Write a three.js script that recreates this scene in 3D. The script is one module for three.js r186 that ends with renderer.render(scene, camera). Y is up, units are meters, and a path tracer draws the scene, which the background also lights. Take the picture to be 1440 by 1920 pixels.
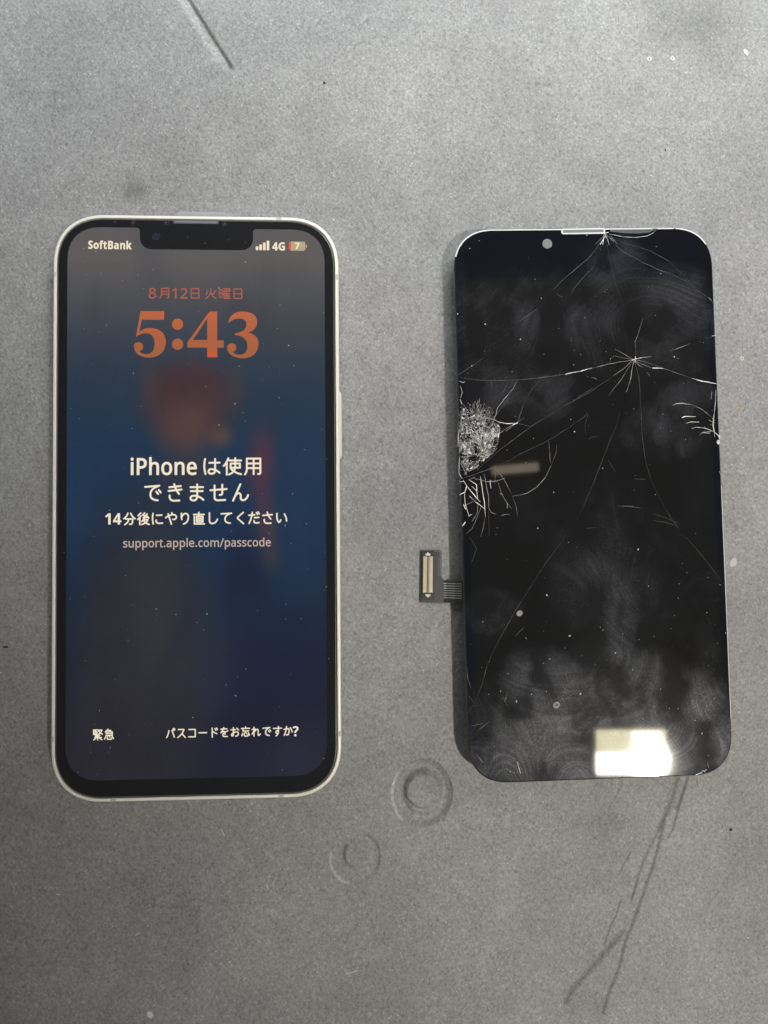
import * as THREE from 'three';
import { mergeGeometries, toCreasedNormals } from 'three/addons/utils/BufferGeometryUtils.js';

// ---------- camera, light, exposure (all lengths below in mm, times MM) ----------
const MM = 0.001;
const scene = new THREE.Scene();
const camera = new THREE.PerspectiveCamera(65, 3 / 4, 0.01, 20);
camera.position.set(-11.04 * MM, 210.61 * MM, 6.455 * MM);
camera.up.set(0, 0, -1);
camera.lookAt(0, 0, 0);
const renderer = new THREE.WebGLRenderer({ antialias: true });
renderer.toneMapping = THREE.LinearToneMapping;
renderer.toneMappingExposure = 1;
renderer.shadowMap.enabled = true;
scene.background = new THREE.Color().setRGB(0.155, 0.155, 0.155);      // dim light of the room round the desk
const KEY = 3.3, KEY_GLOW = 17, ADDED_FILL = 100;                                       // strengths of the desk lamp and the added fill lamp

// ---------- helpers ----------
let seed = 7;
const rnd = () => { seed = (seed + 0x6d2b79f5) | 0; let t = Math.imul(seed ^ (seed >>> 15), 1 | seed); t = (t + Math.imul(t ^ (t >>> 7), 61 | t)) ^ t; return ((t ^ (t >>> 14)) >>> 0) / 4294967296; };
const lerp = (a, b, t) => a + (b - a) * t, clamp = (x, a = 0, b = 1) => Math.min(b, Math.max(a, x));
const smooth = (a, b, x) => { const t = clamp((x - a) / (b - a)); return t * t * (3 - 2 * t); };
const lin = (r, g, b) => new THREE.Color().setRGB(r, g, b);
function hash(i, j) { let h = Math.imul(i, 374761393) ^ Math.imul(j, 668265263); h = Math.imul(h ^ (h >>> 13), 1274126177); return ((h ^ (h >>> 16)) >>> 0) / 4294967296; }
function noise(x, y) {
  const i = Math.floor(x), j = Math.floor(y), u = x - i, v = y - j, s = u * u * (3 - 2 * u), t = v * v * (3 - 2 * v);
  return lerp(lerp(hash(i, j), hash(i + 1, j), s), lerp(hash(i, j + 1), hash(i + 1, j + 1), s), t);
}
const fbm = (x, y, n = 4) => { let a = 0.5, s = 0, t = 0; for (let k = 0; k < n; k++) { s += a * noise(x, y); t += a; a *= 0.5; x = x * 2.03 + 17.1; y = y * 2.03 + 5.7; } return s / t; };
function mesh(name, geo, mat, parent = scene) {
  const g = Array.isArray(geo) ? mergeGeometries(geo.map((x) => { const y = x.index ? x.toNonIndexed() : x; for (const k of Object.keys(y.attributes)) if (!['position', 'normal', 'uv'].includes(k)) y.deleteAttribute(k); if (!y.attributes.uv) y.setAttribute('uv', new THREE.BufferAttribute(new Float32Array(y.attributes.position.count * 2), 2)); return y; })) : geo;
  g.scale(MM, MM, MM);
  const m = new THREE.Mesh(g, mat); m.name = name; m.castShadow = m.receiveShadow = true; parent.add(m);
  return m;
}
function tag(o, label, category, group, kind) { if (label) o.userData.label = label; if (category) o.userData.category = category; if (group) o.userData.group = group; if (kind) o.userData.kind = kind; return o; }
function thing(name, label, category, x, y, z, group) { const o = new THREE.Group(); o.name = name; o.position.set(x * MM, y * MM, z * MM); scene.add(o); return tag(o, label, category, group); }
const box = (w, h, d, x, y, z) => new THREE.BoxGeometry(w, h, d).translate(x, y, z);
const disc = (r, h, x, y, z, n = 24) => new THREE.CylinderGeometry(r, r, h, n).translate(x, y, z);

// outline of a rectangle with softly rounded corners, inset by o
const CORNER = 22;
function outline(W, H, e, o = 0) {
  const pts = [], hx = W / 2 - o, hz = H / 2 - o, r = Math.max(0.05, e - o), p = 2 / 2.35;
  for (const [sx, sz, a0] of [[1, 1, 0], [-1, 1, 90], [-1, -1, 180], [1, -1, 270]]) for (let k = 0; k <= CORNER; k++) {
    const a = ((a0 + (90 * k) / CORNER) * Math.PI) / 180, c = Math.abs(Math.cos(a)) ** p, s = Math.abs(Math.sin(a)) ** p;
    pts.push([sx * (hx - r + r * c), sz * (hz - r + r * s)]);
  }
  return pts;
}
// a band swept round that outline: profile = [inset, y] pairs from outside/bottom to inside/top
function band(W, H, e, profile, from = 0, to = 1) {
  const rings = profile.map(([o, y]) => outline(W, H, e, o).map(([x, z]) => [x, y, z])), n = rings[0].length, pos = [];
  for (let k = 0; k + 1 < rings.length; k++) for (let i = 0; i < n; i++) {
    if (i / n < from || i / n >= to) continue;
    const j = (i + 1) % n, a = rings[k][i], b = rings[k][j], c = rings[k + 1][j], d = rings[k + 1][i];
    pos.push(...a, ...d, ...b, ...b, ...d, ...c);
  }
  const g = new THREE.BufferGeometry().setAttribute('position', new THREE.Float32BufferAttribute(pos, 3));
  g.computeVertexNormals();
  return toCreasedNormals(g, 0.75);
}
function sheet(pts, y, U, down = false) {                                // flat cap; U = [x0, z0, width, height] of its texture
  const s = new THREE.Shape(pts.map(([x, z]) => new THREE.Vector2(x, -z))), g = new THREE.ShapeGeometry(s).rotateX(down ? Math.PI / 2 : -Math.PI / 2);
  if (down) g.scale(1, 1, -1);
  g.translate(0, y, 0);
  const p = g.attributes.position, uv = g.attributes.uv;
  if (U) for (let i = 0; i < p.count; i++) uv.setXY(i, (p.getX(i) - U[0]) / U[2], 1 - (p.getZ(i) - U[1]) / U[3]);
  if (down) g.index.array.reverse();
  return g;
}
const tex = (canvasOrData, srgb) => { const t = canvasOrData.getContext ? new THREE.CanvasTexture(canvasOrData) : canvasOrData; t.magFilter = THREE.LinearFilter; if (srgb) t.colorSpace = THREE.SRGBColorSpace; return t; };
const std = (o) => new THREE.MeshStandardMaterial(o), phys = (o) => new THREE.MeshPhysicalMaterial(o);
const polys = (text, s = 1 / 20) => text.split(';').map((l) => { const [head, body] = l.split(':'); return [head, body.split(' ').map((p) => p.split(',').map((v) => +v * s))]; });

// ---------- the mat ----------
const MX0 = -108, MZ0 = -144, MW = 216, MH = 284, MS = 2048;
function matHeight(x, z) {
  let h = 0;
  { // pressed ring with a low dome in the middle
    const r = Math.hypot((x - 10.2) / 0.93, (z - 73.4) / 1.06), q = Math.hypot(x - 10.5, z - 72.1);
    h -= 0.85 * (1 - smooth(6.7, 8.5, r)) * smooth(4.6, 5.6, r);
    h += 0.62 * (1 - smooth(4.5, 5.3, q)) - 0.3 * (1 - smooth(0, 4.2, q));
  }
  { const r = Math.hypot(x + 7.3, (z - 89.4) / 1.05), q = Math.hypot(x + 6.6, z - 88.6);
    h -= 0.34 * (1 - smooth(5.7, 6.7, r)) * (0.6 + 0.4 * smooth(3.4, 4.4, q)); h += 0.25 * (1 - smooth(3.3, 4.0, q)); }
  { // crease at the far edge
    const ax = -52.6, az = -136.6, bx = -39.8, bz = -116.3, L = Math.hypot(bx - ax, bz - az), tx = (bx - ax) / L, tz = (bz - az) / L;
    const t = (x - ax) * tx + (z - az) * tz, d = -(x - ax) * -tz * -1 * -1 + (z - az) * -tx;
    const s = (x - ax) * tz * 1 - (z - az) * tx, w = s;                 // w > 0 on the right of the line, seen from above
    const f = smooth(L + 0.5, L - 3, t) * smooth(-30, -8, t);
    if (w > -3 && w < 1.2) h -= 0.8 * f * (w < 0 ? smooth(-2.6, -0.1, w) : 1 - smooth(0.05, 0.75, w));
  }
  { const dx = Math.abs(x - 42.6), dz = z + 115.2; h -= 0.45 * (1 - smooth(1.6, 2.8, dx)) * Math.exp(-((dz / 0.45) ** 2)); }
  { const r = Math.hypot(x - 9.06, z - 53.6); h -= 0.25 * (1 - smooth(0.1, 0.9, r)); }
  h += 0.3 * (fbm(x / 46 + 3, z / 46 + 9, 3) - 0.5) + 0.10 * (fbm(x / 9 + 3, z / 9 + 70, 3) - 0.5);
  return h;
}
const contact = matHeight;                                              // things lie at the height of the mat, which is nearly level
function axis(lo, hi, step, far) { const a = [-far, -far * 0.6, lo - 40, lo - 12]; for (let v = lo; v <= hi; v += step) a.push(v); return [...a, hi + 12, hi + 40, far * 0.6, far]; }
{
  const xs = axis(-108, 108, 0.42, 420), zs = axis(-144, 138, 0.42, 420), pos = new Float32Array(xs.length * zs.length * 3), uv = new Float32Array(xs.length * zs.length * 2), idx = [];
  zs.forEach((z, j) => xs.forEach((x, i) => {
    const n = j * xs.length + i;
    pos.set([x, matHeight(x, z) - 0.16, z], n * 3); uv.set([(x - MX0) / MW, 1 - (z - MZ0) / MH], n * 2);
    if (i && j) idx.push(n - xs.length - 1, n - 1, n, n - xs.length - 1, n, n - xs.length);
  }));
  const g = new THREE.BufferGeometry().setAttribute('position', new THREE.BufferAttribute(pos, 3)).setAttribute('uv', new THREE.BufferAttribute(uv, 2));
  g.setIndex(idx); g.computeVertexNormals();
  // grain, stains and scuffs, plus light painted on rings, crease and grain
  const N = MS * MS, raw = new Float32Array(N), a = new Float32Array(N), b = new Float32Array(N);
  for (let i = 0; i < N; i++) raw[i] = hash(i % MS, (i / MS) | 0) + hash((i % MS) + 5000, (i / MS) | 0) - 1;
  const blur = (src, dst, r) => { for (let y = 0; y < MS; y++) for (let x = 0; x < MS; x++) { let s = 0; for (let k = -r; k <= r; k++) s += src[y * MS + ((x + k + MS) % MS)]; dst[y * MS + x] = s / (2 * r + 1); } };
  const blurV = (src, dst, r) => { for (let y = 0; y < MS; y++) for (let x = 0; x < MS; x++) { let s = 0; for (let k = -r; k <= r; k++) s += src[((y + k + MS) % MS) * MS + x]; dst[y * MS + x] = s / (2 * r + 1); } };
  blur(raw, a, 1); blurV(a, b, 1); blur(b, a, 1);                        // a: fine grain
  const fine = a.slice(); blur(fine, b, 2); blurV(b, a, 2); const mid = a;      // mid: coarser mottling
  const C = document.createElement('canvas'); C.width = C.height = 1024;
  const x = C.getContext('2d'), X = (v) => ((v - MX0) / MW) * 1024, Z = (v) => ((v - MZ0) / MH) * 1024, K = 1024 / MW;
  x.fillStyle = '#808080'; x.fillRect(0, 0, 1024, 1024); x.lineCap = x.lineJoin = 'round';
  for (const [w, p] of polys('7:1614,1412 1589,1482 1556,1566;12:1558,1411 1533,1512 1500,1589 1459,1665;8:1500,1589 1443,1704 1402,1780 1370,1841 1337,1941 1308,2025;8:1483,1643 1450,1773 1425,1858 1384,1965 1348,2064 1311,2155 1271,2254 1230,2405 1181,2511 1149,2616;5:1337,1941 1304,2047;11:1263,2207 1207,2260 1136,2334 1064,2416 993,2490 953,2557;4:1307,1786 1258,1870 1242,1908;5:1249,2038 1224,2115 1192,2167 1160,2266;4:1262,1430 1230,1491 1194,1552;5:1597,1458 1564,1567 1531,1674 1506,1720;4:1662,1413 1670,1452')) for (let k = 0; k < 16; k++) {   // grimy creases at the near right corner
    x.strokeStyle = `rgba(44,44,52,${0.025 + 0.06 * rnd()})`; x.lineWidth = (+w / 3.6 / 7.0) * K * (0.3 + 4.2 * rnd() ** 1.5); x.beginPath();
    p.forEach(([u, v], i) => { const e = 0.16 * (+w / 8); x.lineTo(X(u + (rnd() - 0.5) * e), Z(v + (rnd() - 0.5) * e)); }); x.stroke();
  }
  const smudge = (u, v, r, q, c, al) => { x.save(); x.translate(X(u), Z(v)); x.scale(1, q); const g2 = x.createRadialGradient(0, 0, 0, 0, 0, r * K); g2.addColorStop(0, `rgba(${c},${al})`); g2.addColorStop(1, `rgba(${c},0)`); x.fillStyle = g2; x.fillRect(-r * K, -r * K, 2 * r * K, 2 * r * K); x.restore(); };
  smudge(85, -134, 18, 0.5, '40,36,36', 0.3); smudge(-60, 102, 26, 0.7, '60,58,56', 0.18); smudge(-65, -84, 5, 0.7, '40,38,38', 0.35); smudge(60, 82, 9, 0.35, '60,60,62', 0.3); smudge(-85, 60, 30, 1.6, '70,70,70', 0.16);
  smudge(98, 100, 20, 1.4, '70,72,74', 0.2); smudge(20, -110, 40, 0.6, '190,190,190', 0.12);
  for (let k = 0; k < 8; k++) { x.strokeStyle = `rgba(225,225,224,${0.03 + 0.05 * rnd()})`; x.lineWidth = (0.5 + 1.2 * rnd()) * K; const o = 0.5 + 1.1 * rnd(); x.beginPath(); x.moveTo(X(-53.5 - o), Z(-138 + o * 0.6)); x.lineTo(X(lerp(-53.5, -40.2, 0.8 + 0.2 * rnd()) - o), Z(lerp(-138, -116.9, 0.8 + 0.2 * rnd()) + o * 0.6)); x.stroke(); }  // pale strokes paint the lit bank of the crease
  for (const [u, v, a, b, a2, b2, al] of [[10.2, 73.4, 7.7, 8.8, -2.2, 0.9, 52], [10.2, 73.4, 8.0, 9.1, 2.2, 4.0, 235], [10.5, 72.1, 4.9, 4.9, 1.2, 3.3, 50], [-7.3, 89.4, 6.6, 6.9, 1.6, 3.4, 215], [-6.6, 88.6, 3.8, 3.8, 2.4, 3.9, 60], [-7.3, 89.4, 6.2, 6.5, -0.8, 0.8, 70]]) for (let k = 0; k < 6; k++) { x.strokeStyle = `rgba(${al},${al},${al - 4},${(al > 200 ? 0.16 : 0.16) * rnd()})`; x.lineWidth = (al > 200 ? 2 : 0.8) + 2.2 * rnd(); const t0 = lerp(a2, b2, 0.3 * rnd()); x.beginPath(); x.ellipse(X(u), Z(v), a * K + rnd() - 0.5, b * (1024 / MH), 0, t0, lerp(t0, b2, 0.6 + 0.4 * rnd())); x.stroke(); }  // ring edges: lit rims painted pale, shaded sides painted dark
  for (let k = 0; k < 150; k++) {                                        // faint hairline scuffs
    const u = MX0 + rnd() * MW, v = MZ0 + rnd() * MH, t = rnd() * 6.3, l = 1 + 5 * rnd() ** 2;
    x.strokeStyle = rnd() < 0.5 ? `rgba(40,40,42,${0.10 * rnd()})` : `rgba(215,215,212,${0.13 * rnd()})`; x.lineWidth = 1 + rnd() * 1.6; x.beginPath(); x.moveTo(X(u), Z(v)); x.quadraticCurveTo(X(u + l * Math.cos(t) + rnd()), Z(v + l * Math.sin(t)), X(u + 2 * l * Math.cos(t + 0.2)), Z(v + 2 * l * Math.sin(t + 0.2))); x.stroke();
  }
  const wearAndLight = x.getImageData(0, 0, 1024, 1024).data, col = new Uint8Array(N * 4), bump = new Uint8Array(N * 4);
  const enc = (v) => Math.round(255 * clamp(v <= 0.0031308 ? 12.92 * v : 1.055 * v ** (1 / 2.4) - 0.055));
  const LUT = new Uint8Array(4097); for (let i = 0; i <= 4096; i++) LUT[i] = enc(i / 4096);
  for (let j = 0; j < MS; j++) for (let i = 0; i < MS; i++) {
    const n = j * MS + i, o = ((MS - 1 - j) * MS + i) * 4, w = wearAndLight[(((j >> 1) * 1024) + (i >> 1)) * 4] / 128;
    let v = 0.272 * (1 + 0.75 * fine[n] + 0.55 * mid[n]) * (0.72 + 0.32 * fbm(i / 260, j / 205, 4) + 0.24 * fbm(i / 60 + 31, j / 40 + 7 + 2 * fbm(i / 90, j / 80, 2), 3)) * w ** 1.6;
    v *= 1; const sp = hash((i >> 1) + 90001, ((j + (i >> 2)) >> 1) + 777); if (sp > 0.988) v *= 1.25 + 0.75 * hash(j >> 1, i >> 1); else if (sp < 0.006) v *= 0.6;  // specular glints of the grain put in as random bright texels
    v = clamp(v, 0.02, 0.85);
    col[o] = LUT[(v * 4096) | 0]; col[o + 1] = LUT[(v * 0.995 * 4096) | 0]; col[o + 2] = LUT[(v * 0.985 * 4096) | 0]; col[o + 3] = 255;
    bump[o] = bump[o + 1] = bump[o + 2] = clamp(128 + 230 * fine[n] + 130 * mid[n] + 120 * (fbm(i / 20, j / 15 + 50, 3) - 0.5) + 70 * (fbm(i / 70 + 9, j / 52, 3) - 0.5), 0, 255); bump[o + 3] = 255;
  }
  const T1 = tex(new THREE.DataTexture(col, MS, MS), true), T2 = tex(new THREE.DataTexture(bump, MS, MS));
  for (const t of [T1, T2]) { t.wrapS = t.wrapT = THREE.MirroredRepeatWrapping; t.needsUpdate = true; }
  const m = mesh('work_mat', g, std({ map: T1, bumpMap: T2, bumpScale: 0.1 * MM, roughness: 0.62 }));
  tag(m, 'grey speckled rubber work mat with pressed rings and scuffs under both screens', 'work mat', null, 'structure');
}

// ---------- lettering of the lock screen: every character as pen strokes on a 100 x 100 square ----------
const STROKES = {
  は: 'M18 12Q9 50 20 90M40 32L93 31M70 12L70 68Q70 89 52 89Q36 88 36 77Q36 64 54 65Q76 67 93 84', 使: 'M30 8Q22 32 6 48M22 32L22 94M36 20L96 20M42 36L90 36L90 58L42 58ZM66 8L66 56Q64 80 34 93M44 64Q62 84 96 92',
  用: 'M18 10L18 58Q18 80 8 93M18 10L88 10L88 84Q88 92 76 91M18 36L88 36M18 60L88 60M53 10L53 92', で: 'M8 20L84 14M76 17Q36 30 36 58Q36 86 76 88M68 44L78 56M82 36L92 48',
  き: 'M20 22L82 16M16 41L86 34M46 6Q54 34 72 56M22 64Q18 90 46 91L74 90', ま: 'M16 22L84 22M18 42L82 42M52 8L52 70Q50 90 32 90Q14 88 16 76Q20 64 44 66Q68 70 86 87', せ: 'M6 38L94 32M70 10L70 52Q70 64 56 62M28 14L28 74Q28 90 48 90L86 88',
  ん: 'M50 8L10 92Q26 52 42 54Q54 56 52 76Q52 90 66 90Q84 88 92 64', 分: 'M38 10Q28 36 6 50M60 10Q72 36 95 50M22 52L76 52Q76 92 62 91L52 90M44 52Q42 80 14 93',
  後: 'M30 8L8 28M32 30L6 56M22 46L22 94M60 8L46 24L64 30M80 16L50 44L90 40M78 30L92 46M58 46Q52 60 38 70M56 58L86 58Q74 84 38 93M52 64Q68 86 96 93', に: 'M16 12Q8 50 18 90M44 26L86 24M42 62Q38 84 62 86L92 84',
  や: 'M6 44Q60 12 84 26Q100 40 84 54Q76 60 64 56M26 16L52 92M54 8L64 22', り: 'M22 12Q18 36 24 58M22 44Q36 12 58 14Q80 18 76 50Q72 82 38 92', 直: 'M8 22L92 22M50 6L48 36M32 36L82 36L82 78L32 78ZM32 50L82 50M32 64L82 64M14 36L14 92L94 92',
  し: 'M24 10L24 66Q24 90 48 90Q76 88 88 58', て: 'M8 18L90 14M82 16Q38 28 38 58Q38 86 80 88', く: 'M74 8L30 44Q24 49 30 54L76 92', だ: 'M8 30L56 26M36 8Q30 60 10 90M54 48L88 46M50 70Q48 88 66 88L90 86M70 10L78 24M84 6L92 20',
  さ: 'M12 32L86 26M46 8Q54 40 74 58M22 62Q18 90 46 91L76 90', い: 'M14 18Q10 60 24 80Q34 92 44 66M74 22Q90 44 92 74', パ: 'M32 24Q28 60 8 88M64 24Q78 50 90 86M94 14A9 9 0 1 1 76 14A9 9 0 1 1 94 14', ス: 'M18 16L78 16Q66 58 12 90M56 54L92 90',
  コ: 'M16 18L84 18L84 86L14 86', ー: 'M8 50L92 50', ド: 'M36 8L36 94M36 40L86 62M66 14L76 30M82 8L92 24', を: 'M14 20L80 18M46 6Q36 32 14 54Q46 34 56 46Q60 54 58 70M90 36Q34 56 34 74Q34 90 60 90L84 89',
  お: 'M8 28L56 28M34 8L34 78Q30 90 18 84Q6 72 30 58Q84 36 88 64Q88 86 58 88M70 14L90 32', 忘: 'M50 4L50 16M6 18L94 18M22 18L22 42L84 42M18 64L10 86M36 58L36 80Q36 90 48 90L70 90Q78 88 76 78M54 54L62 68M80 60L92 82',
  れ: 'M26 8L26 92M6 30L40 26L6 72M26 56Q52 26 66 28Q74 34 70 60Q68 86 78 86Q88 84 94 72', す: 'M6 24L94 22M60 6L60 56Q58 72 42 70Q28 66 34 52Q42 40 58 48Q66 74 34 94', か: 'M6 34L52 28Q64 28 60 56Q56 88 42 88L30 84M34 8Q28 58 8 90M74 20Q90 38 94 60',
  緊: 'M8 8L46 8M10 8L10 48L46 48M10 22L42 22L42 36L10 36M28 8L28 22M28 36L28 48M54 10L90 10Q82 36 52 46M58 18Q72 38 94 46M50 50L26 62L64 62M70 54L22 76L84 74M50 76L50 96M30 82L12 94M70 82L90 94',
  急: 'M40 4L14 28M34 14L66 14L54 28M22 28L82 28L82 58L20 58M22 43L82 43M18 70L8 90M34 66L34 84Q34 92 46 92L70 92Q78 90 76 80M52 62L60 74M80 66L94 86', 月: 'M24 10L24 54Q24 80 10 92M24 10L82 10L82 84Q82 92 68 91M24 36L82 36M24 60L82 60', 日: 'M20 10L80 10L80 90L20 90ZM20 50L80 50',
  火: 'M18 28Q22 46 12 58M86 28Q78 46 66 58M50 8Q54 66 10 92M50 44Q62 80 92 92', 曜: 'M8 18L32 18L32 82L8 82ZM8 50L32 50M42 10L64 10L64 34L42 34M44 22L62 22M72 10L94 10L94 34L72 34M74 22L92 22M52 38L38 62M48 50L48 94M70 38L66 50M48 52L94 52M48 66L92 66M48 79L92 79M48 92L96 92M70 52L70 92',
};
const DX = -32.1, DZ = -69.9, DW = 64.2, DH = 137.7, S = 14.5, CW = Math.round(DW * S), CH = Math.round(DH * S);
function lockScreen() {
  const C = document.createElement('canvas'); C.width = CW; C.height = CH;
  const c = C.getContext('2d'), X = (v) => (v - DX) * S, Y = (v) => (v - DZ) * S;
  // wallpaper: an out-of-focus picture
  const g = c.createLinearGradient(0, 0, 0, CH);
  [[0, '#5f5a59'], [0.06, '#5e5b59'], [0.13, '#4c4c50'], [0.2, '#373f4b'], [0.29, '#1f3347'], [0.42, '#12304d'], [0.55, '#0d2d4c'], [0.66, '#072340'], [0.78, '#071733'], [0.9, '#0f122b'], [1, '#15172c']].forEach(([k, v]) => g.addColorStop(k, v));
  c.fillStyle = g; c.fillRect(0, 0, CW, CH);
  const blob = (x, y, rx, ry, rgb, al, hard = 0, turn = 0) => {
    c.save(); c.translate(X(x), Y(y)); c.rotate(turn); c.scale(rx * S, ry * S); const r = c.createRadialGradient(0, 0, hard, 0, 0, 1);
    for (let k = 0; k <= 8; k++) r.addColorStop(k / 8, `rgba(${rgb},${al * (1 - smooth(0, 1, k / 8))})`);
    c.fillStyle = r; c.fillRect(-1, -1, 2, 2); c.restore();
  };
  blob(-16, 50, 24, 70, '38,38,45', 0.95, 0.35); blob(-8, 25, 15, 40, '44,48,53', 0.75, 0.1); blob(-22, 62, 24, 24, '32,30,40', 0.8, 0.2);
  blob(-3, 32, 5, 26, '30,34,48', 0.55, 0, 0.42); blob(4, 40, 9, 30, '52,56,64', 0.4, 0.1, 0.1);
  blob(-2, -26, 17, 15, '74,46,48', 0.95, 0.25); blob(-3, -19, 11, 11, '88,60,58', 0.85, 0.15); blob(-2, -31, 12, 7, '66,40,46', 0.85, 0.1); blob(6, -17, 5, 5, '122,78,56', 0.5, 0); blob(-12, -30, 4, 10, '78,60,50', 0.4); blob(10, -30, 4, 10, '78,62,54', 0.35);
  blob(-2, -8, 14, 9, '62,50,60', 0.6, 0.1); blob(16, -10, 6, 16, '92,46,62', 0.75, 0.1, 0.06); blob(17, 6, 5, 14, '86,52,62', 0.7, 0.1); blob(18, 14, 5, 6, '60,58,54', 0.6);
  blob(28, 64, 26, 16, '36,33,54', 0.5, 0.2); blob(24, -45, 18, 10, '60,70,70', 0.35); blob(12, 20, 9, 22, '10,22,52', 0.7, 0.1);
  for (let k = 0; k < 60; k++) blob(DX + rnd() * DW, DZ + rnd() * DH, 3 + 10 * rnd(), 5 + 16 * rnd(), rnd() < 0.5 ? '20,24,40' : '70,72,84', 0.07);
  // glyphs, set one by one on a baseline between two ends
  const cream = '#fff0d4';
  const pen = (ch, x, y, w, h, lw, color) => { c.save(); c.translate(X(x), Y(y)); c.lineCap = 'round'; c.lineJoin = 'round'; c.strokeStyle = color; const m = new Path2D(), p = new Path2D(STROKES[ch]); m.addPath(p, new DOMMatrix([(w * S) / 100, 0, 0, (h * S) / 100, 0, 0])); c.lineWidth = lw * S; c.stroke(m); c.restore(); };
  const run = (text, x0, x1, y0, y1, lw, color, fill = 0.9) => { const n = [...text].length, step = (x1 - x0) / (n - 1 + fill); [...text].forEach((ch, i) => pen(ch, x0 + i * step, y0, step * fill, y1 - y0, lw, color)); };
  const latin = (text, x0, x1, base, cap, font, color, bold = 0) => {       // cap = height of a capital letter
    c.save(); c.font = `${font.w} 200px ${font.f}`; const m = c.measureText(text), hCap = 200 * 0.714; c.translate(X(x0), Y(base)); c.scale(((x1 - x0) * S) / m.width, (cap * S) / hCap); c.fillStyle = c.strokeStyle = color; c.textBaseline = 'alphabetic';
    c.fillText(text, 0, 0); if (bold) { c.lineWidth = bold; c.lineJoin = 'round'; c.strokeText(text, 0, 0); } c.restore();
  };
  const sans = { w: 'normal', f: 'Arial' }, sansB = { w: 'bold', f: 'Arial' };
  latin('SoftBank', -27.1, -16.3, -64.42, 1.98, sansB, cream, 3);
  [[0, 1.0], [0.9, 1.5], [1.83, 2.0], [2.76, 2.5]].forEach(([dx, h]) => { c.fillStyle = cream; c.beginPath(); c.roundRect(X(14.72 + dx), Y(-64.5 - h), 0.68 * S, h * S, 3); c.fill(); });
  latin('4G', 18.9, 22.3, -64.5, 2.02, sansB, cream, 4);
  c.fillStyle = '#bdae8c'; c.beginPath(); c.roundRect(X(23.1), Y(-66.85), 4.2 * S, 2.36 * S, 8); c.fill();
  c.save(); c.clip(); c.fillStyle = '#ff5238'; c.fillRect(X(23.1), Y(-66.85), 0.55 * S, 2.4 * S); c.restore();
  c.fillStyle = '#bdae8c'; c.beginPath(); c.roundRect(X(27.42), Y(-66.05), 0.24 * S, 0.8 * S, 2); c.fill();
  latin('7', 24.55, 25.85, -64.95, 1.55, sansB, '#fff2cc', 2);
  const rust = '#b4604f';
  latin('8', -12.25, -10.0, -51.95, 2.62, sans, rust, 4); pen('月', -9.6, -54.85, 3.1, 3.0, 0.3, rust); latin('12', -6.5, -2.15, -51.95, 2.62, sans, rust, 4); pen('日', -2.1, -54.85, 3.2, 3.0, 0.3, rust);
  pen('火', 1.9, -54.9, 3.1, 3.05, 0.3, rust); pen('曜', 5.3, -54.9, 3.1, 3.05, 0.26, rust); pen('日', 8.6, -54.85, 3.2, 3.0, 0.3, rust);
  { // the clock in heavy serif figures
    c.save(); const k = 0.13284 / 5.538, kz = 0.135 / 5.538; c.setTransform(k * S, 0, 0, kz * S, X(-15.7 - 11 * 0.13284), Y(-48.82 - 13 * 0.135));
    const q = c.createLinearGradient(0, 75, 0, 560); q.addColorStop(0, '#c4673f'); q.addColorStop(0.6, '#b5623d'); q.addColorStop(1, '#a8653c'); c.fillStyle = q;
    c.fill(new Path2D('M130 75L375 75L373 165L143 165L118 292Q165 252 235 250Q390 262 392 400Q380 560 200 558Q70 545 62 445Q62 400 110 398Q158 402 158 445Q156 480 122 492Q135 520 195 522Q276 515 275 405Q268 305 185 305Q130 305 88 342L82 340Z'));
    c.beginPath(); c.arc(513, 210, 59, 0, 7); c.fill(); c.beginPath(); c.arc(513, 418, 59, 0, 7); c.fill();
    c.fill(new Path2D('M845 75L925 75L925 375L992 375L992 452L925 452L925 552L820 552L820 452L615 452L612 400ZM820 150L672 372L820 372Z'), 'evenodd');
    c.fill(new Path2D('M1040 200Q1050 74 1200 72Q1340 80 1343 180Q1340 265 1250 290Q1358 320 1356 410Q1345 562 1175 562Q1030 545 1028 450Q1032 405 1078 405Q1124 410 1124 452Q1118 488 1088 496Q1110 525 1165 524Q1240 515 1240 430Q1235 330 1108 318L1108 300Q1232 285 1230 200Q1225 148 1155 146Q1085 150 1040 200Z'));
    const q2 = c.createLinearGradient(0, 440, 0, 552); q2.addColorStop(0, 'rgba(236,84,48,0)'); q2.addColorStop(1, 'rgba(236,84,48,0.75)'); c.fillStyle = q2; c.fillRect(820, 440, 105, 112); c.restore();
  }
  latin('iPhone', -16.75, 0.1, -7.55, 4.08, sans, cream, 7);
  run('は使用', 1.1, 16.3, -12.0, -7.2, 0.5, cream, 0.92);
  run('できません', -13.2, 13.0, -5.45, -0.55, 0.5, cream, 0.84);
  latin('14', -22.85, -18.6, 4.82, 2.85, sansB, cream, 0);
  run('分後にやり直してください', -18.25, 22.5, 1.75, 5.1, 0.4, cream, 0.9);
  latin('support.apple.com/passcode', -18.35, 18.4, 10.55, 2.1, sans, '#c9b2a4', 5);
  run('緊急', -25.55, -20.3, 55.25, 58.05, 0.3, cream, 0.94);
  { const t = 'パスコードをお忘れですか', st = 2.66; [...t].forEach((ch, i) => pen(ch, -7.7 + i * st * 0.99, 55.35, st * 0.86, 2.65, 0.32, cream)); }
  latin('?', 23.5, 25.1, 58.05, 2.45, sansB, cream, 0);
  return C;
}

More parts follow.
